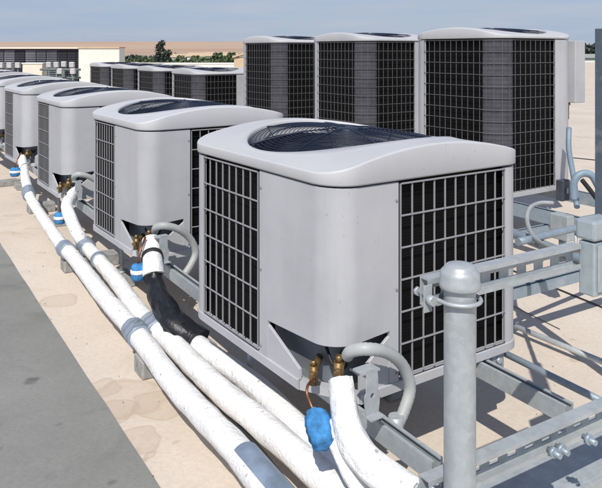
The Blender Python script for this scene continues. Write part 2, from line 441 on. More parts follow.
def lid(h, r, z0, root, mat, rim=.42, ax=0):
    b = MB(); n = 160; rows = []
    H = h+.008; Rr = r+.008
    prof = [('in', -.06), ('in', -.012), ('in2', -.003), ('rim', .004)]
    for t in (.2, .45, .7, .9): prof.append(('top', t))
    prof.append(('top', 1))
    for a in (.2, .4, .6, .8, 1.0): prof.append(('edge', a))
    prof += [('sk', .006), ('sk2', 0), ('skin', 0), ('skin', .03)]
    e = .009
    for kind, v in prof:
        row = []
        for k in range(n):
            th = 2*math.pi*k/n; ro = rsq(th, H, Rr); cx, cy = math.cos(th), math.sin(th)
            rr = min(rim, ro-e-.006)
            if kind == 'in': rad = rr-.008; z = barrel(rad*cx, rad*cy, ax)+v
            elif kind == 'in2': rad = rr-.006; z = barrel(rad*cx, rad*cy, ax)+v
            elif kind == 'rim': rad = rr; z = barrel(rad*cx, rad*cy, ax)+v
            elif kind == 'top': rad = rr+(ro-e-rr)*v; z = barrel(rad*cx, rad*cy, ax)
            elif kind == 'edge':
                rad = ro-e+e*math.sin(v*math.pi/2); q = ro-e; z = barrel(q*cx, q*cy, ax)-.008*(1-math.cos(v*math.pi/2))
            elif kind == 'sk': rad = ro; z = v
            elif kind == 'sk2': rad = ro-.003; z = v
            else: rad = ro-.012; z = v
            row.append(len(b.v)); b.v.append(Vector((rad*cx, rad*cy, z0+z)))
        rows.append(row)
    for i in range(len(rows)-1):
        for k in range(n):
            k2 = (k+1) % n
            b.f.append((rows[i][k], rows[i+1][k], rows[i+1][k2], rows[i][k2])); b.sm.append(True)
    return b.build('lid', mat, root)
def fan_parts(z0, root, rim=.42, gname='fan_guard', spokes=8, ax=0):
    g = MB(); nr = 21
    def gz(x, y): return z0+barrel(x, y, ax)-.012+.012*(1-(x*x+y*y)/(rim*rim))
    for i in range(nr):
        rr = .07+(rim-.074)*i/(nr-1); pts = []
        for k in range(64):
            a = 2*math.pi*k/64; x, y = rr*math.cos(a), rr*math.sin(a); pts.append((x, y, gz(x, y)))
        g.tube(pts, .0017, 5, closed=True)
    for k in range(spokes):
        a = 2*math.pi*(k+.5)/spokes; pts = []
        for j in range(9):
            rr = .05+(rim-.05)*j/8; x, y = rr*math.cos(a), rr*math.sin(a); pts.append((x, y, gz(x, y)+.003))
        g.tube(pts, .003, 6)
    zt = gz(0, 0)
    g.lathe([(0, zt+.003), (.05, zt+.002), (.055, zt-.006), (0, zt-.008)], n=24)
    g.build(gname, M['guard'], root)
    s = MB(); base = 0; n = 96
    for zz in (None, -.12):
        for k in range(n):
            a = 2*math.pi*k/n; x, y = (rim-.007)*math.cos(a), (rim-.007)*math.sin(a)
            s.v.append(Vector((x, y, z0+(barrel(x, y, ax)-.03 if zz is None else zz))))
    for k in range(n):
        k2 = (k+1) % n; s.f.append((k, k2, n+k2, n+k)); s.sm.append(True)
    s.f.append(tuple(n+k for k in range(n))); s.sm.append(False)
    s.build('fan_shroud', M['shroud'], root)
    f = MB()
    for k in range(4):
        a0 = k*math.pi/2+.4; n1, n2 = 6, 8; base = len(f.v)
        for i in range(n1+1):
            rr = .05+(rim-.075)*i/n1
            for j in range(n2+1):
                t = j/n2-.5; a = a0+t*1.15*(1-.12*i/n1)+.25*i/n1
                f.v.append(Vector((rr*math.cos(a), rr*math.sin(a), z0-.02-.085*t-.02*math.cos(t*3))))
        for i in range(n1):
            for j in range(n2):
                q = base+i*(n2+1)+j; f.f.append((q, q+n2+1, q+n2+2, q+1)); f.sm.append(True)
    f.build('fan', M['fan'], root)
    m = MB(); m.lathe([(0, z0+.055), (.05, z0+.055), (.062, z0+.045), (.062, z0-.10), (.03, z0-.118), (0, z0-.118)], n=28)
    m.build('fan_motor', M['motor'], root)
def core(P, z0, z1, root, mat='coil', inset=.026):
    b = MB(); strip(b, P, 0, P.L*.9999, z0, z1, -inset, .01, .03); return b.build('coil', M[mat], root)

ROT = math.atan2(.561, .828)
H1 = .465
def unit_center(N, h): return Vector((N.x, N.y, 0)) + Vector((.828, .561, 0))*h + Vector((-.570, .822, 0))*h
def make_front(sl=-.4315):
    root = thing('condensing_unit', '', 'condenser')
    P = Per(H1, .10); Z = .707
    sr = .2525
    def s_of(t): return t-.10+P.q/2 if t > 0 else t+.10-P.q/2
    sa, sb = s_of(-.355), s_of(.235)
    def zlo(s):                                      # horizontal lip over the valve recess
        if sa < s < sb: return .165+.04*(s-sa)/(sb-sa)
        return 0.0
    b = MB()
    strip(b, P, sl, sa, 0, Z-.006, 0, .012, .01); strip(b, P, sb, sr, 0, Z-.006, 0, .012, .01)
    strip(b, P, sa, sb, lambda s: zlo(min(sb-1e-4, max(sa+1e-4, s))), Z-.006, 0, .012, .008)
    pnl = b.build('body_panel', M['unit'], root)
    b = MB(); u1 = s_of(-.175)
    strip(b, P, sa, u1, 0, lambda s: .150-.085*(s-sa)/(u1-sa), -.003, .010, .01); b.build('corner_plate', M['unit'], root)
    b = MB(); u2 = s_of(.11)
    strip(b, P, u2, sb, 0, lambda s: .095+.093*(s-u2)/(sb-u2), -.003, .010, .01); b.build('corner_plate', M['unit'], root)
    for s in (sl+.010, sr-.010):                     # screws down both edges of the panel
        for z in (.06, .34, .64):
            p, n = P.at(s); b = MB()
            c = p+n*.0005+Vector((0, 0, z)); b.tube([c, c+n*.003], .0045, 8); b.build('screw', M['wire'], pnl)
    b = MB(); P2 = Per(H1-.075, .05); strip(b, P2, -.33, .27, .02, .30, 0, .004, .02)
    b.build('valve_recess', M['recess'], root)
    b = MB()
    b.tube(catmull([(-.33, -.385, .16), (-.37, -.41, .10), (-.42, -.41, .12), (-.415, -.37, .16)], 6), .006, 6)
    b.build('valve_cable', M['darkpipe'], root)
    # corner posts
    for k, (c, wl, wr) in enumerate(((P.a+P.q, .095, .105), (2*(P.a+P.q), .10, .10), (3*(P.a+P.q), .10, .095))):
        b = MB(); strip(b, P, c-wl, c+wr, 0, Z-.008, 0, .012, .012); b.build('corner_post', M['unit'], root)
    L = P.L
    s1 = P.a+P.q
    grille(P, sr+.008, s1-.100, .045, Z-.012, 10, 6, 'front_grille', root, M['wire'])
    grille(P, s1+.11, 2*s1-.105, .045, Z-.012, 12, 6, 'rear_grille', root, M['wire'])
    grille(P, 2*s1+.105, 3*s1-.105, .045, Z-.012, 12, 6, 'rear_grille', root, M['wire'])
    grille(P, 3*s1+.10, L+sl-.008, .045, Z-.012, 8, 6, 'side_grille', root, M['wire'])
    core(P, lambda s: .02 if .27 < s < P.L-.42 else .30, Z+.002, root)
    b = MB()
    strip(b, P, s_of(.11), L+s_of(-.175), -.004, .030, .004, .03, .02)
    pa, pb = P.at(s_of(-.175))[0], P.at(s_of(.11))[0]; dd = (pb-pa).normalized(); nn = Vector((dd.y, -dd.x, 0)); mm = Matrix(((dd.x, nn.x, 0, pa.x), (dd.y, nn.y, 0, pa.y), (0, 0, 1, 0), (0, 0, 0, 1)))
    b.box((.004, -.03, -.004), ((pb-pa).length-.004, .0, .026), mm) 
    b.box((-H1+.10, -H1+.10, .0), (H1-.03, H1-.03, .012))
    b.build('base_pan', M['unit'], root)
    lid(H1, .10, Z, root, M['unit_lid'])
    fan_parts(Z, root)
    return root
FL = ['large grey condensing unit at the front with its near corner facing the viewer',
      'second grey condensing unit of the front row, above the black wrapped pipe',
      'third grey condensing unit of the front row, white pipe bending from its corner',
      'fourth grey condensing unit of the front row, where the longest white pipe starts',
      'fifth condensing unit of the front row, only its lid showing past the fourth',
      'sixth condensing unit of the front row, a thin grey lid far left',
      'seventh and farthest condensing unit of the front row at the left edge']
N1 = Vector((.107, 2.21, 0)); BZ = .354
SY = 1.125
def lengthen(root):                                  # the near unit is a little deeper than the others
    for c in root.children:
        nm = c.name.split('.')[0]
        if nm.startswith('fan') or nm == 'service_valve': continue
        todo = [c] + list(c.children)
        for o in todo:
            for v in o.data.vertices:
                if nm == 'lid':
                    r = math.hypot(v.co.x, v.co.y); ro = rsq(math.atan2(v.co.y, v.co.x), H1+.008, .108); w_ = max(0, min(1, (r-.42)/max(.02, ro-.009-.42)))
                    v.co.y *= 1+(SY-1)*w_
                else: v.co.y *= SY
near = make_front(-(.405-.1+.0785)); lengthen(near)
front = make_front(); GF = 'grey condensing units in the front row'
front.location = unit_center(N1, H1)+Vector((0, 0, BZ)); front.rotation_euler = (0, 0, ROT)
front['group'] = GF
near.location = front.location+Vector((-.570, .822, 0))*H1*(SY-1); near.rotation_euler = (0, 0, ROT); near['label'] = FL[0]; near['group'] = GF
front['label'] = FL[1]
# valves and bracket (near corner), local coordinates of the unit
def add_valves(root):
    for (x, y, z, r) in ((-.462, -.352, .085, .016), (-.425, -.440, .118, .018)):
        b = MB(); v = Vector((x, y, z))
        b.tube([v+Vector((.06, .05, .02)), v], r*.8, 12)
        b.tube([v+Vector((0, 0, r*1.5)), v-Vector((0, 0, r*2.4))], r, 6)
        b.tube([v+Vector((0, 0, r*1.5)), v+Vector((0, 0, r*2.6))], r*.6, 8)
        b.tube([v, v+Vector((-.7*r*2.2, -.7*r*2.2, 0))], r*.75, 6)
        b.build('service_valve', M['brass'], root)
add_valves(front); add_valves(near)
for c in near.children:
    if c.name.startswith('service_valve'): c.location.y = -H1*(SY-1)
units = [near]
base_loc = front.location+Vector((-.570, .822, 0))*.025
for k in range(2, 7):
    units.append(dup(front, base_loc+STEP*k+Vector((.010*math.sin(k*5.1), .012*math.cos(k*3.7), 0)), FL[k], ROT+R(.7*math.sin(k*2.3))))

front.location = base_loc+STEP
def make_back(hz, label, box=True):
    root = thing('tall_condensing_unit' if hz > 1 else 'grilled_condensing_unit', label, 'condenser')
    h = .47; P = Per(h, .16); Z = hz; s1 = P.a+P.q
    nh = max(6, round(Z/.095))
    s_r = .655-.16+P.q/2
    grille(P, -(P.q/2+P.a-.004), s_r, .04, Z-.012, 23, nh, 'wrap_grille', root, M['rearwire'], .004)
    grille(P, s1+.15, 2*s1-.14, .04, Z-.012, 11, nh, 'rear_grille', root, M['rearwire'], .004)
    grille(P, 2*s1+.14, 3*s1-.14, .04, Z-.012, 11, nh, 'rear_grille', root, M['rearwire'], .004)
    b = MB(); strip(b, P, s_r+.004, s1+.14, 0, Z-.004, 0, .012, .015); b.build('side_panel', M['unit'], root)
    b = MB(); strip(b, P, 2*s1-.13, 2*s1+.13, 0, Z-.004, 0, .012, .015); b.build('corner_post', M['unit'], root)
    b = MB(); strip(b, P, 3*s1-.13, 3*s1+P.q/2+.012, 0, Z-.004, 0, .012, .015); b.build('corner_post', M['unit'], root)
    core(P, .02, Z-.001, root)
    b = MB(); strip(b, P, -P.q*.5, P.q*.5, .02, Z-.002, -.006, .004, .02); b.build('lit_corner_band', M['coilcorner'], root)  # lit look of the rounded corner, given by a lighter strip
    b = MB(); strip(b, P, 0, P.L*.9999, -.004, .03, .008, .03, .02); b.box((-h+.05, -h+.05, 0), (h-.05, h-.05, .012)); b.build('base_pan', M['unit'], root)
    lid(h, .16, Z, root, M['unit_lid'], .43, 1)
    fan_parts(Z, root, .43, ax=1)
    if box:
        b = MB(); b.box((h+.002, -h+.012, Z-.52), (h+.135, h-.18, Z-.012)); cb = b.build('control_box', M['unit'], root, .006)
        b = MB(); b.tube([(h+.05, -h+.12, Z-.52), (h+.05, -h+.12, Z-.66)], .014, 10); b.tube([(h+.05, -h+.12, Z-.52), (h+.05, -h+.12, Z-.545)], .024, 8)
        b.build('cable_gland', M['brass'], cb)
    return root
tall = make_back(1.188, 'nearest and largest of the tall grilled units, with a grey control box')
GT = 'tall grilled condensing units in the back row'
tall['group'] = GT
tall.rotation_euler = (0, 0, ROT); tall.location = unit_center(Vector((1.46, 5.15, 0)), .47)+Vector((0, 0, .40))
dup(tall, unit_center(Vector((.62, 6.78, 0)), .45)+Vector((0, 0, .40)), 'middle one of the three tall black grilled units')
dup(tall, unit_center(Vector((-.28, 8.5, 0)), .45)+Vector((0, 0, .40)), 'farthest of the three tall black grilled units, beside the low ones')
low = make_back(.775, 'nearest of the low grilled units, just left of the farthest tall unit', False)
GL = 'low grilled condensing units in the distance'; low['group'] = GL
low.rotation_euler = (0, 0, ROT); low.location = unit_center(Vector((-1.48, 9.95, 0)), .44)+Vector((0, 0, .37))
LL = ['second of the low grilled units in the distance, counted from the tall ones', 'third of the low grilled units in the distance, counted from the tall ones',
      'fourth of the low grilled units, the leftmost by the white plant room']
for k in range(1, 4):
    dup(low, low.location+Vector((-.885, 1.56, 0))*k, LL[k-1])

# ---------------------------------------------------------------- strut rails
def frame(A, B):
    d = (B-A).normalized(); s = Vector((0, 0, 1)).cross(d).normalized(); u = d.cross(s)
    return Matrix(((d.x, s.x, u.x, A.x), (d.y, s.y, u.y, A.y), (d.z, s.z, u.z, A.z), (0, 0, 0, 1))), (B-A).length
def strut(name, A, B, label, mat='galv', w=.042, h=.06, open_dir='up', group=None, slots=0, cat='rail'):
    A = Vector(A); B = Vector(B); m, L = frame(A, B); t = .004; b = MB()
    if open_dir == 'up':
        b.box((0, -w/2, 0), (L, w/2, t), m)
        b.box((0, -w/2, t+.0), (L, -w/2+t, h), m); b.box((0, w/2-t, t), (L, w/2, h), m)
        b.box((0, -w/2+t, h-t), (L, -w/2+.012, h), m); b.box((0, w/2-.012, h-t), (L, w/2-t, h), m)
    else:            # open towards -side (the viewer), web at the back carries slots
        b.box((0, -w/2, h-t), (L, w/2, h), m); b.box((0, -w/2, 0), (L, w/2, t), m)
        b.box((0, -w/2, h-.012), (L, -w/2+t, h-t), m); b.box((0, -w/2, t), (L, -w/2+t, .012), m)
        z0, z1 = h*.22, h*.52
        b.box((0, w/2-t, t), (L, w/2, z0), m); b.box((0, w/2-t, z1), (L, w/2, h-t), m)
        x = 0; sl, ga = .034, .032
        while x < L:
            b.box((x, w/2-t, z0), (min(L, x+ga), w/2, z1), m); x += sl+ga
    o = b.build(name, M[mat])
    tag(o, label, cat, group); return o
RG = 'long strut rails under the front row'
r1a = Vector((.383, 1.973, 0)); r2a = Vector((.873, 2.28, 0))
for a, lb in ((r1a, 'long open strut rail under the left sides of the front row units'),
              (r2a, 'long open strut rail under the right sides of the front row units')):
    strut('support_rail', a+Vector((0, 0, BZ-.068)), a+DR*14+Vector((0, 0, BZ-.068)), lb, 'galv', .045, .06, group=RG)
# back row rails
for a, lb in ((Vector((2.22, 4.02, 0)), 'nearer strut rail under the tall grilled units'), (Vector((2.85, 4.40, 0)), 'farther strut rail under the tall grilled units')):
    strut('support_rail', a+Vector((0, 0, .30)), a+DR*14+Vector((0, 0, .30)), lb, 'galvb', .06, .09, group='strut rails under the back row')
# rail feet: block + threaded leg
def foot(p, ztop, lb, grp):
    root = thing('rail_foot', lb, 'support foot', (p.x, p.y, 0), math.atan2(DR.y, DR.x), grp)
    b = MB(); b.box((-.10, -.06, 0), (.10, .06, .07)); b.build('foot_block', M['block'], root, .008)
    b = MB(); b.tube([(0, 0, .07), (0, 0, ztop)], .012, 10); b.tube([(0, 0, .07), (0, 0, .085)], .026, 6); b.tube([(0, 0, ztop-.016), (0, 0, ztop-.002)], .022, 6)
    b.build('threaded_rod', M['galv'], root)
    return root
names = ['under the near unit', 'under the second front unit', 'under the third front unit', 'under the fourth front unit']
for k in range(4):
    foot(r1a+DR*(1.15+1.8*k), BZ-.068, 'grey block foot of the left rail ' + names[k], 'block feet under the front rails')
    foot(r2a+DR*(.95+1.8*k), BZ-.068, 'grey block foot of the right rail ' + names[k], 'block feet under the front rails')
for k in range(3):
    foot(Vector((2.22, 4.02, 0))+DR*(.75+1.9*k), .30, 'grey block foot of the nearer back rail, ' + ['by the electrical box', 'beside the nearest tall unit', 'beside the middle tall unit'][k], 'block feet under the back rails')
# brackets between unit base and rail
def bracket(c, lb, grp, rz):
    root = thing('mounting_bracket', lb, 'bracket', c, rz, grp)
    b = MB(); n = 20; w_, h_ = .026, .135
    # tapered plate with a hole, from a polygon fan between outer outline and hole
    outer = []
    for k in range(n):
        a = 2*math.pi*k/n; cx, cz = math.cos(a), math.sin(a)
        s = 1/max(abs(cx)/w_, abs(cz)/(h_/2)); x, z = cx*s, cz*s
        outer.append((x*(1.12 if z < 0 else .88), z+h_/2))
    hole = [(.008*math.cos(2*math.pi*k/n), .008*math.sin(2*math.pi*k/n)+h_*.42) for k in range(n)]
    base = len(b.v)
    for y in (-.002, .002):
        for x, z in outer: b.v.append(Vector((x, y, z)))
        for x, z in hole: b.v.append(Vector((x, y, z)))
    for k in range(n):
        k2 = (k+1) % n
        b.f.append((base+k, base+k2, base+n+k2, base+n+k)); b.sm.append(False)
        b.f.append((base+2*n+k2, base+2*n+k, base+3*n+k, base+3*n+k2)); b.sm.append(False)
        b.f.append((base+k2, base+k, base+2*n+k, base+2*n+k2)); b.sm.append(False)
        b.f.append((base+n+k, base+n+k2, base+3*n+k2, base+3*n+k)); b.sm.append(False)
    b.build('plate', M['galv'], root)
    b = MB(); b.box((-.035, .003, h_-.012), (.035, .05, h_-.006)); b.build('upper_tab', M['galv'], root)
    b = MB(); b.box((-.028, -.03, -.004), (.028, .02, 0.0)); b.build('lower_tab', M['galv'], root)
    return root
bp = aty(372, 414, 2.13)
for k in range(3):
    bracket(bp+STEP*k, 'galvanised bracket with a hole beside the conduit of the ' + ['near', 'second', 'third'][k] + ' front unit', 'holed mounting brackets', ROT)
fb = aty(497, 372, 2.66)
root = thing('corner_foot', 'galvanised angle bracket under the right corner of the near unit', 'bracket', (fb.x, fb.y, BZ-.07), ROT)
b = MB(); b.box((-.035, -.004, .0), (.035, .004, .10)); b.box((-.035, .004, 0), (.035, .07, .006)); b.build('angle_plate', M['galvb'], root, .002)
b = MB(); b.tube([(0, -.004, .04), (0, -.016, .04)], .012, 6); b.build('bolt', M['galv'], root)
# low conduits beyond the near unit
for (p, q, z, r, lb, mt) in (((490, 316), (640, 377), .05, .014, 'thin grey conduit lying on the roof right of the near unit', 'galv'),
                         ((480, 341), (640, 420), .20, .014, 'blue grey conduit running above the right rail', 'galvb')):
    A = atz(*p, z); B = atz(*q, z)
    b = MB(); b.tube([A, B], r, 10); tag(b.build('conduit', M[mt]), lb, 'conduit')

# ---------------------------------------------------------------- post, struts, tray, box
post = Vector((.363, 1.60, 0))
root = thing('galvanised_post', 'round galvanised post with a domed cap in the foreground', 'post', post)
b = MB(); b.tube([(0, 0, -.0), (0, 0, .965)], .0362, 32, cap=False); b.build('pole', M['galv'], root)
b = MB(); b.lathe([(.0370, .956), (.0455, .957), (.0472, .961), (.0472, .970), (.0455, .974), (.0452, .988), (.0435, .995), (.039, 1.000), (.036, 1.0025), (.035, 1.006), (.030, 1.010), (.015, 1.012), (0, 1.0125)], n=48)
b.build('cap', M['galv'], root)
b = MB(); b.lathe([(.038, 0), (.10, 0), (.10, .008), (.042, .012), (.038, .012)], n=32); b.build('base_flange', M['galv'], root)
nrm = Vector((-DX.y, DX.x, 0))
s0 = post+nrm*.062
for (z, te, lb) in ((.905, .50, 'upper slotted strut channel running from the post to the grey box'), (.44, 1.5, 'lower slotted strut channel crossing the bottom right corner')):
    strut('strut_channel', s0-DX*.052+Vector((0, 0, z)), s0+DX*te+Vector((0, 0, z)), lb, 'galv', .030 if z > .6 else .036, .066, 'front', cat='strut channel', group='slotted strut channels on the post')
    root = thing('u_bolt', ('upper' if z > .6 else 'lower') + ' u-bolt clamp wrapping the round post', 'clamp', (post.x, post.y, z+.026), math.atan2(DX.y, DX.x), 'u-bolt clamps on the post')
    b = MB(); pts = [(-.047, .095, 0), (-.047, .02, 0)] + [(-.047*math.cos(a), -.047*math.sin(a), 0) for a in [math.pi*i/14 for i in range(15)]] + [(.047, .02, 0), (.047, .095, 0)]
    b.tube(pts, .005, 8); b.build('bolt', M['galv'], root)
    for x in (-.047, .047):
        b = MB(); b.tube([(x, .086, 0), (x, .094, 0)], .011, 6); b.build('nut', M['galv'], root)
    b = MB(); b.tube([(-.062, .018, 0), (-.062, .040, 0)], .012, 6); b.build('side_bolt', M['galv'], root)
    b = MB(); b.box((-.075, .0365, -.030), (-.05, .0405, .032)); b.build('end_clip', M['galv'], root, .001)
# tray below the beams on which the rails end
tA = r1a-DX*.12-DR*.075; tB = r2a+DX*.9-DR*.075
m, L = frame(tA+Vector((0, 0, .235)), tB+Vector((0, 0, .235))); b = MB()
b.box((0, -.115, .0), (L, .115, .004), m); b.box((0, -.115, -.045), (L, -.111, -.0), m); b.box((0, .111, -.045), (L, .115, .0), m)
b.box((0, -.10, .0045), (L, -.085, .012), m)
tag(b.build('cross_channel', M['galv']), 'wide flat galvanised channel below the slotted struts, carrying the rail ends', 'channel')
# bolts on the lower strut
for i, (px, py) in enumerate(((548, 449), (556, 446), (583, 436))):
    p = aty(px, py, 1.83+.012*i); b = MB(); b.tube([p, p+Vector((.02, -.035, .0))], .008, 6); b.tube([p+Vector((.006, -.010, 0)), p+Vector((.012, -.02, 0))], .015, 6)
    tag(b.build('strut_bolt', M['galvb']), ['leftmost bolt under the lower strut channel', 'middle bolt under the lower strut channel', 'rightmost bolt under the lower strut channel'][i], 'bolt', 'bolts on the lower strut channel')
# electrical box
root = thing('electrical_box', 'blue grey steel electrical box at the right edge on the strut', 'electrical box', (.787, 1.88, .834), math.atan2(DX.y, DX.x))
b = MB(); b.box((0, 0, 0), (.22, .048, .146)); b.build('enclosure', M['galvb2'], root, .004)
b = MB(); b.box((-.006, -.007, .150), (.226, .055, .206)); b.build('cover', M['galvb2'], root, .008)
b = MB(); b.box((.012, -.006, .012), (.208, -.0005, .138)); b.build('door', M['galvb2'], root, .002)
b = MB(); b.tube([(.195, -.006, .07), (.195, -.014, .07)], .008, 12); b.build('latch', M['galvb'], root)
xq = aty(600.3, 215, 1.955)
b = MB(); m2 = Matrix.Translation((xq.x+.03, xq.y+.02, 0)) @ Matrix.Rotation(math.atan2(DX.y, DX.x), 4, 'Z')
for lo, hi in (((-.03, -.016, .86), (.03, -.012, 1.56)), ((-.03, -.012, .86), (-.026, .02, 1.56)), ((.026, -.012, .86), (.03, .02, 1.56)), ((-.026, .016, .86), (-.014, .02, 1.56)), ((.014, .016, .86), (.026, .02, 1.56))):
    b.box(lo, hi, m2)
tag(b.build('strut_post', M['galvd']), 'upright dark blue grey strut at the right edge bolted behind the electrical box', 'post')
# things around the end of the back row
pts = catmull([aty(553, 203, 4.1), aty(540, 203, 4.05), aty(530, 208, 3.9), aty(527, 220, 3.7), aty(533, 236, 3.4), aty(548, 247, 3.0), aty(566, 250, 2.6), aty(585, 248, 2.15)], 8)
b = MB(); b.tube(pts, [.011+.0012*(i % 2) for i in range(len(pts))], 10)
tag(b.build('flexible_conduit', M['conduit']), 'thin pale flexible conduit curving from the back rail to the grey box', 'conduit')
def conduit(name, pts, r, mat, lb, grp=None):
    b = MB(); q = catmull(pts, 8); b.tube(q, r, 12); return tag(b.build(name, M[mat]), lb, 'conduit', grp)
conduit('conduit', [aty(569, 128, 5.4), aty(569, 150, 5.3), aty(574, 180, 5.1), aty(577, 207, 4.9)], .02, 'blueconduit', 'blue grey conduit dropping from the control box of the nearest tall unit')
conduit('conduit', [aty(574, 200, 4.6), aty(574, 182, 4.6), aty(581, 174, 4.6), aty(591, 175, 4.6), aty(598, 186, 4.6), aty(606, 202, 4.6)], .024, 'blueconduit', 'thick blue grey conduit bending over beside the rail near the right edge')
conduit('conduit', [aty(582, 180, 4.8), aty(590, 190, 4.8), aty(599, 202, 4.8)], .016, 'darkpipe', 'thin black hose beneath the bent blue conduit')
p = aty(563, 190, 5.4)
root = thing('disconnect_switch', 'small dark grey switch box below the nearest tall unit', 'switch box', p, ROT)
b = MB(); b.box((-.05, -.03, -.08), (.05, .03, .08)); b.build('case', M['motor'], root, .008)
b = MB(); b.box((-.006, -.045, -.02), (.006, -.031, .02)); b.build('lever', M['conduit'], root, .002)
p = aty(562, 223, 3.9)
root = thing('hanging_bracket', 'small galvanised box bracket hanging below the back rail', 'bracket', p, math.atan2(DR.y, DR.x))
b = MB(); b.box((-.06, -.03, -.09), (.06, .03, .05)); b.build('case', M['galv'], root, .006)
b = MB(); b.tube([(0, 0, -.09), (0, 0, -.12)], .018, 8); b.build('bushing', M['galvb'], root)
for i, (A, B, lb) in enumerate(((aty(518, 242, 3.3), aty(660, 208, 4.3), 'upper cross conduit between the near unit and the grey box'), (aty(500, 228, 3.9), aty(660, 292, 2.6), 'thicker grey conduit below the back rail, passing behind the grey box'))):
    conduit('conduit', [A, (A+B)/2, B], .018+.008*i, 'galvb', lb)
for A, B, h_, lb in ((Vector((.98, 3.45, .26)), Vector((2.55, 4.43, .26)), .05, 'strut crossing between the two rows just beyond the near unit'),
                 (Vector((1.30, 4.60, .24)), Vector((3.2, 5.79, .24)), .05, 'strut crossing below the nearest tall unit')):
    strut('cross_rail', A, B, lb, 'galvb', .045, h_)
# front row flexible conduits
wp = [(347, 356, 2.24), (352, 351, 2.21), (368, 349, 2.19), (388, 353, 2.23), (403, 366, 2.28), (410, 387, 2.30), (405, 408, 2.28), (396, 428, 2.25)]
for k in range(3):
    q = catmull([aty(*a)+STEP*k for a in wp], 8); b = MB(); b.tube(q, [.019+.0012*(i % 2) for i in range(len(q))], 14)
    root = tag(b.build('flexible_conduit', M['conduit']), 'grey flexible conduit looping from the corner of the ' + ['near', 'second', 'third'][k] + ' front unit', 'conduit', 'looping conduits of the front row')
    if k == 0:
        b = MB(); b.tube([q[-1]+Vector((0, 0, .04)), q[-1]-Vector((0, 0, .03))], .025, 8); b.build('end_fitting', M['galv'], root)

# ---------------------------------------------------------------- pipes
PR = .044
def pipe_tube(pts, r0, r1, n=16, rj=.11):
    q = catmull(pts, n); b = MB(); L = len(q)
    b.tube(q, [(r0+(r1-r0)*i/(L-1))*(1+.05*noise.noise(p*7)+.02*noise.noise(p*21)) for i, p in enumerate(q)], 22, rj=rj)
    return b, q
def sleeve(q, i0, i1, r, name, mat, root, rj=.0):
    b = MB(); b.tube(q[i0:i1+1], r, 22, rj=rj); return b.build(name, M[mat], root)
def near_i(q, P):
    return min(range(len(q)), key=lambda i: (q[i]-P).length)
z = .15
def G(l): return [atz(x, y, z) for x, y in l]
# P1
P1 = thing('insulated_pipe', 'longest white insulated pipe, leftmost, starting at the fourth front unit', 'pipe', (0, 0, 0), 0, 'white insulated pipes on the roof')
b, q1 = pipe_tube([aty(22, 158, 6.86), aty(24, 170, 6.65), aty(26.5, 184, 6.35), aty(30, 197, 6.12)] + G([(37, 209), (49, 227), (61, 244), (74, 258), (100, 292), (115, 309), (132, 328), (150, 351), (171, 380), (203, 415), (234, 447), (268, 487), (300, 526), (330, 565)]), .040, .050)
b.build('insulation', M['pipe'], P1)
i = near_i(q1, atz(262, 480, z)); j = near_i(q1, atz(245, 459, z))
# tape patch lies on the top of the pipe
tb = MB(); n = 10
idx = [k for k in range(min(i, j), max(i, j)+16)]
for k in idx:
    t = (q1[k+1]-q1[k-1]).normalized(); s_ = t.cross(Vector((0, 0, 1))).normalized(); u = s_.cross(t)
    for m_ in range(n+1):
        a = -.75+1.75*(m_/n); tb.v.append(q1[k]+(s_*math.sin(a-.25)+u*math.cos(a-.25))*.0555)
for k in range(len(idx)-1):
    for m_ in range(n): tb.f.append((k*(n+1)+m_, k*(n+1)+m_+1, (k+1)*(n+1)+m_+1, (k+1)*(n+1)+m_)); tb.sm.append(True)
tb.build('tape_patch', M['steelblue'], P1)
# P2
P2_ = thing('insulated_pipe', 'middle white insulated pipe starting at the corner of the third front unit', 'pipe', (0, 0, 0), 0, 'white insulated pipes on the roof')
b, q2 = pipe_tube([aty(78, 190, 5.35), aty(72, 195, 5.2), aty(67, 206, 5.05), aty(72, 222, 4.9), aty(79, 236, 4.85)] + G([(86, 246), (98, 259), (118, 283), (137, 309), (152, 325), (170, 341), (198, 369), (227, 396), (280, 440), (322, 478), (360, 515), (400, 555)]), .040, .050)
b.build('insulation', M['pipe'], P2_)
# P3
P3 = thing('insulated_pipe', 'white insulated pipe with a black wrapped stretch below the second front unit', 'pipe', (0, 0, 0), 0, 'white insulated pipes on the roof')
b, q3 = pipe_tube([aty(151, 240, 3.74), aty(152, 252, 3.68), aty(153, 266, 3.60), aty(155, 283, 3.54), aty(162, 302, 3.42), aty(176, 324, 3.28)] + G([(196, 343), (222, 362), (245, 378), (270, 399), (298, 428), (328, 461), (352, 488), (390, 530)]), .042, .046)
ia = near_i(q3, aty(154, 276, 3.57)); ib = near_i(q3, atz(197, 344, z))
def seg(q, a, b_, r0, r1, nm, mat, root, rj=.05):
    mbb = MB(); qq = q[a:b_+1]; L = len(qq); mbb.tube(qq, [(r0+(r1-r0)*i/(L-1))*(1+.03*noise.noise(p*8)) for i, p in enumerate(qq)], 22, rj=rj); return mbb.build(nm, M[mat], root)
seg(q3, 0, ia, .048, .054, 'insulation', 'pipe', P3)
w_ = seg(q3, ia, ib, .042, .060, 'black_wrap', 'black', P3, .55); w_['label'] = 'black wrapped stretch of the pipe'
seg(q3, ib, len(q3)-1, .043, .048, 'insulation', 'pipe', P3)
sleeve(q3, 20, 24, .056, 'clamp_band', 'darkpipe', P3)
# P4
P4 = thing('insulated_pipe', 'thick rough white pipe dropping from the corner of the near unit', 'pipe', (0, 0, 0), 0, 'white insulated pipes on the roof')
b, q4 = pipe_tube([aty(341, 379, 2.20), aty(343, 395, 2.17), aty(347, 425, 2.08), aty(356, 447, 2.03), aty(373, 467, 1.99), aty(402, 489, 1.94), aty(440, 516, 1.88), aty(500, 560, 1.80)], .038, .052, 16, .22)
b.build('insulation', M['pipe'], P4)
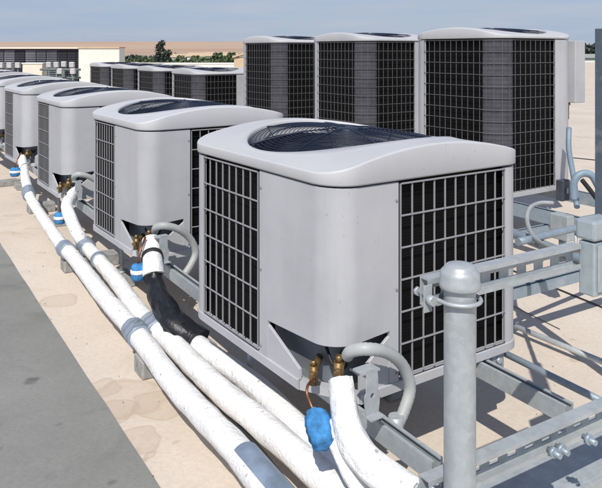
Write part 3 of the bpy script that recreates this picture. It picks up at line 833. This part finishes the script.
# small liquid lines with blue caps
def liquid(off, lb, k):
    s = STEP*k
    root = thing('liquid_line', lb, 'pipe', (0, 0, 0), 0, 'small liquid lines with blue caps')
    b = MB(); q = catmull([aty(314, 379, 2.235)+s, aty(308, 385, 2.20)+s, aty(307, 393, 2.18)+s, aty(310, 402, 2.17)+s, aty(315, 414, 2.15)+s], 6); b.tube(q, .0045, 8); b.build('copper_tube', M['copper'], root)
    c0, c1 = aty(316, 413, 2.15)+s, aty(324, 446, 2.05)+s
    b = MB(); pts = [c0+(c1-c0)*t for t in (0, .02, .08, .2, .35, .5, .65, .8, .92, .98, 1)]
    b.tube(pts, [.018, .029, .036, .037, .041, .038, .039, .033, .032, .025, .016], 20, rj=.42); b.build('blue_cap', M['blue'], root)
    b = MB(); q = catmull([aty(329, 434, 2.09)+s, aty(336, 446, 2.07)+s, aty(347, 470, 2.04)+s, aty(360, 490, 2.02)+s, aty(385, 520, 1.98)+s], 6)
    b.tube(q, [.026]*4+[.021]*(len(q)-4), 14, rj=.2)
    b.tube([aty(327, 424, 2.11)+s, aty(333, 430, 2.10)+s, aty(336, 441, 2.07)+s], [.020, .026, .02], 12, rj=.5)
    b.build('foam_sleeve', M['pipe'], root)
liquid(0, 'small white line with a bright blue cap hanging under the near unit', 0)
def bluecap(px, py, Y, r, lb, whitestripe=False):
    root = thing('blue_cap', lb, 'pipe cap', aty(px, py, Y), ROT, 'blue caps beside the far pipes')
    b = MB(); b.lathe([(0, -.045), (r*.8, -.04), (r, -.025), (r*1.04, .025), (r*.8, .04), (0, .045)], n=9); b.build('cap_body', M['blue'], root)
    b = MB(); b.lathe([(r*1.045, -.006), (r*1.08, -.003), (r*1.08, .012), (r*1.045, .015)], n=14); b.build('paint_band', M['pipe'], root)
    b = MB(); b.tube([(0, 0, .04), (.02, .02, .10), (.06, .05, .16)], .006, 8); b.build('copper_tube', M['copper'], root)
bluecap(138, 272, 3.60, .036, 'blue cap left of the black wrapped pipe')
bluecap(60, 218, 5.05, .040, 'blue cap between the two leftmost pipes below the third front unit')
bluecap(15, 172, 6.55, .045, 'blue cap at the far left beside the start of the longest pipe')
# pipe supports
def support(qs, pts, blockpx, lb, size=(.34, .13, .085)):
    c = atz(*blockpx, .0)
    root = thing('pipe_support', lb, 'pipe support', (c.x, c.y, 0), math.atan2(DX.y, DX.x), 'pipe supports with metal clamps')
    b = MB(); b.box((-.035, -.05, 0), (size[0], size[1]-.06, size[2])); b.build('block', M['block'], root, .008)
    for q, p in zip(qs, pts):
        i = near_i(q, p)
        bb = MB(); inv = root.matrix_basis.inverted()
        w = Matrix.Translation(root.location) @ Matrix.Rotation(root.rotation_euler.z, 4, 'Z'); wi = w.inverted()
        t = (q[i+1]-q[i-1]).normalized(); L = .062 if p.y < 4 else .055
        prof = [(-L, .052), (-L+.004, .0565), (-L+.016, .0565), (-L+.020, .0535), (-.012, .0535), (-.008, .057), (.008, .057), (.012, .0535), (L-.020, .0535), (L-.016, .0565), (L-.004, .0565), (L, .052)]
        bb.tube([wi @ (q[i]+t*a) for a, _ in prof], [r for _, r in prof], 24, rj=.10)
        # clamp ears
        s_ = t.cross(Vector((0, 0, 1))).normalized()
        e = q[i]+Vector((0, 0, .05)); bb.tube([wi @ (e-t*.012), wi @ (e+t*.012)], .014, 6)
        bb.build('clamp', M['clamp'], root)
support([q1, q2], [atz(135, 333, z), atz(155, 327, z)], (146, 375), 'block with two metal clamps under the pipes in front of the near unit')
support([q1, q2], [atz(66, 250, z), atz(86, 246, z)], (68, 271), 'block with two metal clamps under the pipes below the second front unit')
support([q1], [atz(32, 202, z)], (32, 213), 'farthest pipe support block, under the clamp at the foot of the longest pipe', (.2, .13, .085))
i = near_i(q2, atz(99, 260, z)); 
b = MB(); t = (q2[i+1]-q2[i-1]).normalized(); b.tube([q2[i]-t*.03, q2[i]-t*.02, q2[i]+t*.02, q2[i]+t*.03], [.047, .052, .052, .047], 20); b.build('clamp_band', M['clamp'], P2_)
A = atz(-14, 188, 0); b = MB(); m, L = frame(A+Vector((0, 0, .0)), atz(18, 184, 0)); b.box((0, -.07, 0), (L, .07, .06), m)
tag(b.build('sleeper_block', M['block'], None, .008), 'flat grey sleeper block on the roof at the far left edge', 'block')

# ---------------------------------------------------------------- background buildings
def bx(name, mat, lo, hi, root=None, bev=0):
    b = MB(); b.box(lo, hi); return b.build(name, M[mat], root, bev)
Yb = 25
X = lambda px, Y: (px-HX)/F*Y
root = thing('louvred_plant_screen', 'long dark louvred plant screen with a pale top edge at the far left', 'plant screen', (X(40, Yb), Yb, 0))
x0, x1 = X(-90, Yb)-X(40, Yb), X(79, Yb)-X(40, Yb)
bx('coping', 'cream', (x0, -.12, 1.545), (x1, 1.5, 1.60), root)
bx('core_wall', 'lou2', (x0, .05, 0), (x1, 1.4, 1.54), root)
xx = x0; k = 0
while xx < x1-.05:
    wd = .30+.10*random.random(); mt = 'lou2' if xx > x1-.80 or k % 4 == 3 else random.choice(['lou1', 'lou1', 'lou3'])
    b = MB(); e = min(x1, xx+wd-.03)
    for j in range(22): 
        zz = .05+j*.066; b.quad(Vector((xx, -.03, zz)), Vector((e, -.03, zz)), Vector((e, .03, zz+.06)), Vector((xx, .03, zz+.06)))
    b.build('louvre_panel', M[mt], root); xx += wd; k += 1
root = thing('white_plant_room', 'small plain cream white plant room beside the louvred screen', 'building', (X(100, Yb), Yb, 0))
bx('wall', 'creamwall', (X(79.5, Yb)-X(100, Yb), -.1, 0), (X(120, Yb)-X(100, Yb), .7, 1.56), root)
bx('coping', 'tanwall', (X(79.5, Yb)-X(100, Yb)-.0, -.14, 1.562), (X(120.3, Yb)-X(100, Yb), .74, 1.61), root)
# little white vent boxes
Yv = 20
vb = None
lbs = []
spots = [(1, 65), (9.6, 65), (18, 65), (49, 64.5), (56.5, 64.5), (64, 64), (72, 64.5), (60, 71), (73, 71)]
for i, (px, py) in enumerate(spots):
    c = aty(px, py, Yv-(.6 if py > 68 else 0))
    lb = ('white vent box on a pole, ' + ['leftmost of all', 'second from the left', 'third from the left', 'just right of the pale cabinet', 'second right of the pale cabinet', 'third right of the pale cabinet', 'nearest the white plant room', 'lower row, left one', 'lower row, right one'][i])
    root = thing('vent_box', lb, 'vent box', (c.x, c.y, 0), 0, 'white vent boxes before the louvred screen')
    bx('cowl', 'cowl', (-.07, -.07, c.z-.085), (.07, .07, c.z+.075), root, .02)
    b = MB(); b.tube([(0, 0, 0), (0, 0, c.z-.09)], .02, 8); b.build('pole', M['greenpipe'], root)
c = aty(35, 68, Yv)
root = thing('equipment_cabinet', 'pale beige equipment cabinet among the white vent boxes', 'cabinet', (c.x, c.y, 0))
bx('case', 'cream', (-.28, -.2, .10), (.28, .2, c.z+.12), root, .01); bx('plinth', 'block', (-.3, -.22, 0), (.3, .22, .098), root)
bx('top', 'white', (-.30, -.22, c.z+.122), (.30, .22, c.z+.15), root)
for i, (zz, lb) in enumerate(((.95, 'upper green pipe running behind the vent boxes'), (.72, 'lower green pipe running behind the vent boxes'))):
    b = MB(); b.tube([(X(44, Yv), Yv-.3, zz), (X(84, Yv), Yv-.3, zz)], .03, 8)
    for xx in (X(50, Yv), X(66, Yv), X(82, Yv)): b.tube([(xx, Yv-.3, 0), (xx, Yv-.3, zz)], .018, 6)
    tag(b.build('green_pipe', M['greenpipe']), lb, 'pipe', 'green pipes before the louvred screen')
# parapet far behind the low units
Yp = 60
root = thing('parapet_wall', 'low cream parapet wall behind the low grilled units', 'wall', (X(190, Yp), Yp, 0))
bx('wall', 'creamwall', (X(122, Yp)-X(190, Yp), 0, 0), (X(242, Yp)-X(190, Yp), .3, .28), root)
bx('coping', 'white', (X(122, Yp)-X(190, Yp), -.05, .285), (X(242, Yp)-X(190, Yp), .35, .36), root)
Ys = 34
root = thing('stair_house', 'small tan stair house peeking out left of the farthest tall unit', 'building', (X(245, Ys), Ys, 0))
bx('wall', 'tanwall', (X(234, Ys)-X(245, Ys), 0, 0), (1.4, 2, 1.12), root)
b = MB(); xa, xb = X(232.5, Ys)-X(245, Ys), 1.5
for s_ in (0,):
    b.v += [Vector((xa, -.1, 1.125)), Vector((xb, -.1, 1.7)), Vector((xb, -.1, 1.8)), Vector((xa, -.1, 1.2)), Vector((xa, 2.1, 1.125)), Vector((xb, 2.1, 1.7)), Vector((xb, 2.1, 1.8)), Vector((xa, 2.1, 1.2))]
    b.f += [(0, 1, 2, 3), (7, 6, 5, 4), (0, 3, 7, 4), (1, 5, 6, 2), (3, 2, 6, 7), (0, 4, 5, 1)]; b.sm += [False]*6
b.build('roof', M['tanwall'], root)
# warehouse at right, distance
Yw = 122
root = thing('white_warehouse', 'long low white warehouse in the distance at the right edge', 'building', (X(600, Yw), Yw, -8))
bx('wall', 'white', (-7, 0, 0), (40, 20, 8.1), root); bx('roof', 'conduit', (-7.3, -.4, 8.12), (40.3, 20.4, 8.7), root)
for k in range(8): bx('window', 'lou1', (-5+k*5.2, -.06, 5.9), (-2.6+k*5.2, -.01, 7.0), root)
# far houses
for i, (px, wd, Yh, top, lb) in enumerate(((202, 9, 235, .3, 'white house among the trees, left one'), (216, 7, 228, .5, 'white house among the trees, middle one'), (178, 6, 260, -.2, 'white house among the trees, near the dark cypress'), (228, 6, 240, .2, 'white house among the trees, right one'))):
    root = thing('white_house', lb, 'house', (X(px, Yh), Yh, -8), .15*i, 'distant white houses')
    bx('wall', 'white', (-wd/2, -3, 0), (wd/2, 3, 7.0+top), root)
    b = MB(); h0 = 7.01+top
    b.v += [Vector(p) for p in ((-wd/2-.3, -3.4, h0), (wd/2+.3, -3.4, h0), (wd/2+.3, 3.4, h0), (-wd/2-.3, 3.4, h0), (-wd/2-.3, 0, h0+1.3), (wd/2+.3, 0, h0+1.3))]
    b.f += [(0, 1, 5, 4), (2, 3, 4, 5), (0, 4, 3), (1, 2, 5), (0, 3, 2, 1)]; b.sm += [False]*5
    b.build('roof', M['tanwall'], root)
    for s_ in (-1, 1): bx('window', 'lou2', (s_*wd*.25-.5, -3.04, 4.6), (s_*wd*.25+.5, -3.01, 6.0), root)

# ---------------------------------------------------------------- trees
def crown_mesh(rx, rz, n, leaf, cy=False, seed=0):
    rnd = random.Random(seed); b = MB()
    cl = []
    for i in range(12 if not cy else 16):
        if cy:
            t = i/15; cl.append((Vector((rnd.uniform(-.15, .15)*rx, rnd.uniform(-.15, .15)*rx, (t-.5)*2*rz)), rx*(1-.75*abs(t-.4)**1.3*1.4)*.8))
        else:
            a = rnd.uniform(0, 6.28); rr = rnd.uniform(.1, .75)*rx; cl.append((Vector((rr*math.cos(a), rr*math.sin(a), rnd.uniform(-.6, .65)*rz)), rnd.uniform(.3, .5)*min(rx, rz*1.2)))
    for i in range(n):
        c, r = rnd.choice(cl)
        d = Vector((rnd.gauss(0, 1), rnd.gauss(0, 1), rnd.gauss(0, 1))).normalized()*r*rnd.uniform(.55, 1.08)
        p = c+d; a = Vector((rnd.gauss(0, 1), rnd.gauss(0, 1), rnd.gauss(0, 1))).normalized(); u = a.orthogonal().normalized()*leaf*rnd.uniform(.6, 1.3); v = a.cross(u)*.7
        b.quad(p-u-v, p+u-v, p+u+v, p-u+v)
    return b
def make_tree(name, label, grp, h, rx, cy, seed, mat):
    root = thing(name, label, 'tree', (0, 0, 0), 0, grp)
    b = crown_mesh(rx, h*(.46 if cy else .40), 1600, .26 if not cy else .2, cy, seed); c = b.build('crown', M[mat], root); c.location = (0, 0, h*.56 if cy else h*.60)
    b = MB(); b.tube([(0, 0, 0), (.1, .05, h*.3), (0, .1, h*.7)], [h*.035, h*.025, h*.01], 8)
    if not cy:
        for k in range(4):
            a = k*1.6; b.tube([(.05, .03, h*.3), (math.cos(a)*rx*.5, math.sin(a)*rx*.5, h*.6)], [h*.015, h*.006], 6)
    b.build('trunk', M['bark'], root); return root
T1 = make_tree('leafy_tree', '', 'leafy trees beyond the roof', 8, 3.6, False, 3, 'leaf')
T2 = make_tree('leafy_tree', '', 'leafy trees beyond the roof', 7, 4.2, False, 11, 'leaf')
T3 = make_tree('cypress_tree', 'tall dark cypress standing above the other distant trees', None, 11.0, 2.5, True, 5, 'leafd')
T3.location = (X(160.5, 190), 190, -8)
T3b = dup(T3, (X(167, 186), 186, -10.6), 'shorter dark cypress just right of the tall cypress')
spots = [(124, 1), (131, 0), (138, 1), (144, 0), (151, 0), (172, 1), (178, 0), (186, 1), (193, 0), (200, 0), (208, 1), (215, 0), (222, 1), (229, 0), (237, 1), (246, 0)]
rnd = random.Random(4)
ordw = ['first', 'second', 'third', 'fourth', 'fifth', 'sixth', 'seventh', 'eighth', 'ninth', 'tenth', 'eleventh', 'twelfth', 'thirteenth', 'fourteenth', 'fifteenth', 'sixteenth']
for i, (px, ty) in enumerate(spots):
    Yt = 150+rnd.uniform(0, 45); base = (T1, T2)[ty]
    topz = {True: .2, False: -.9}[px > 150] if px > 150 else -.9
    topz = rnd.uniform(-1.2, .1) + (.8 if 205 < px < 235 else 0)
    zb = topz - (8 if ty == 0 else 7)
    side = 'left of the cypress' if px < 160 else 'right of the cypress'
    num = ordw[i] if px < 160 else ordw[i-5]
    lb = 'green leafy tree, ' + num + ' from the left among those ' + side
    if i < 2: base.location = (X(px, Yt), Yt, max(-8.9, zb)); base['label'] = lb if base in (T1, T2) else lb
    src = (T2, T1)[i] if i < 2 else base
    if i < 2: src.location = (X(px, Yt), Yt, max(-8.6, zb)); src['label'] = lb
    else: dup(base, (X(px, Yt), Yt, max(-8.6, zb)), lb, rnd.uniform(0, 6))
# far wood: mass of foliage along the right and behind everything
b = MB(); rnd = random.Random(9)
for i in range(26000):
    if rnd.random() < .6: x = rnd.uniform(-20, 220)
    else: x = rnd.uniform(-220, -20)
    y = rnd.uniform(255, 290) if x < 90 else rnd.uniform(235, 275)
    hh = (6.2 if x < 60 else 10.2)+2.2*noise.noise(Vector((x*.06, y*.05, 0)))+1.5*noise.noise(Vector((x*.21, y*.2, 4)))
    z_ = -8+hh*rnd.random()**.45
    a = Vector((rnd.gauss(0, 1), rnd.gauss(0, 1), rnd.gauss(0, 1))).normalized(); u = a.orthogonal().normalized()*rnd.uniform(.4, .9); v = a.cross(u)
    p = Vector((x, y, z_)); b.quad(p-u-v, p+u-v, p+u+v, p-u+v)
tag(b.build('far_wood', M['leafd']), 'dark mass of distant woodland along the horizon', 'woodland', kind='stuff')

# cable between the pipes and grit on the roof
b = MB(); q = catmull([atz(150, 338, .05), atz(186, 372, .07), atz(215, 402, .09), atz(236, 424, .10), atz(262, 452, .09), atz(290, 484, .08), atz(330, 530, .06)], 10)
b.tube([p+Vector((.012*noise.noise(p*7), .012*noise.noise(p*7+Vector((5, 0, 0))), 0)) for p in q], .007, 8)
tag(b.build('cable', M['darkpipe']), 'thin dark cable lying between the two leftmost white pipes', 'cable')
b = MB(); rnd = random.Random(21)
for i in range(900):
    x, y = rnd.uniform(-4.5, 3.5), rnd.uniform(1.6, 9); r_ = rnd.uniform(.0015, .004)*(1.6 if rnd.random() < .06 else 1)
    c = Vector((x, y, .004+r_*.4)); ax = [Vector((rnd.uniform(.6, 1.3), rnd.uniform(-.3, .3), 0))*r_, Vector((rnd.uniform(-.3, .3), rnd.uniform(.6, 1.3), 0))*r_, Vector((0, 0, r_*.6))]
    n = len(b.v); b.v += [c+ax[0], c+ax[1], c-ax[0], c-ax[1], c+ax[2], c-ax[2]]
    for t in ((0, 1, 4), (1, 2, 4), (2, 3, 4), (3, 0, 4), (1, 0, 5), (2, 1, 5), (3, 2, 5), (0, 3, 5)): b.f.append(tuple(n+k for k in t)); b.sm.append(False)
tag(b.build('roof_grit', M['grit']), kind='stuff')
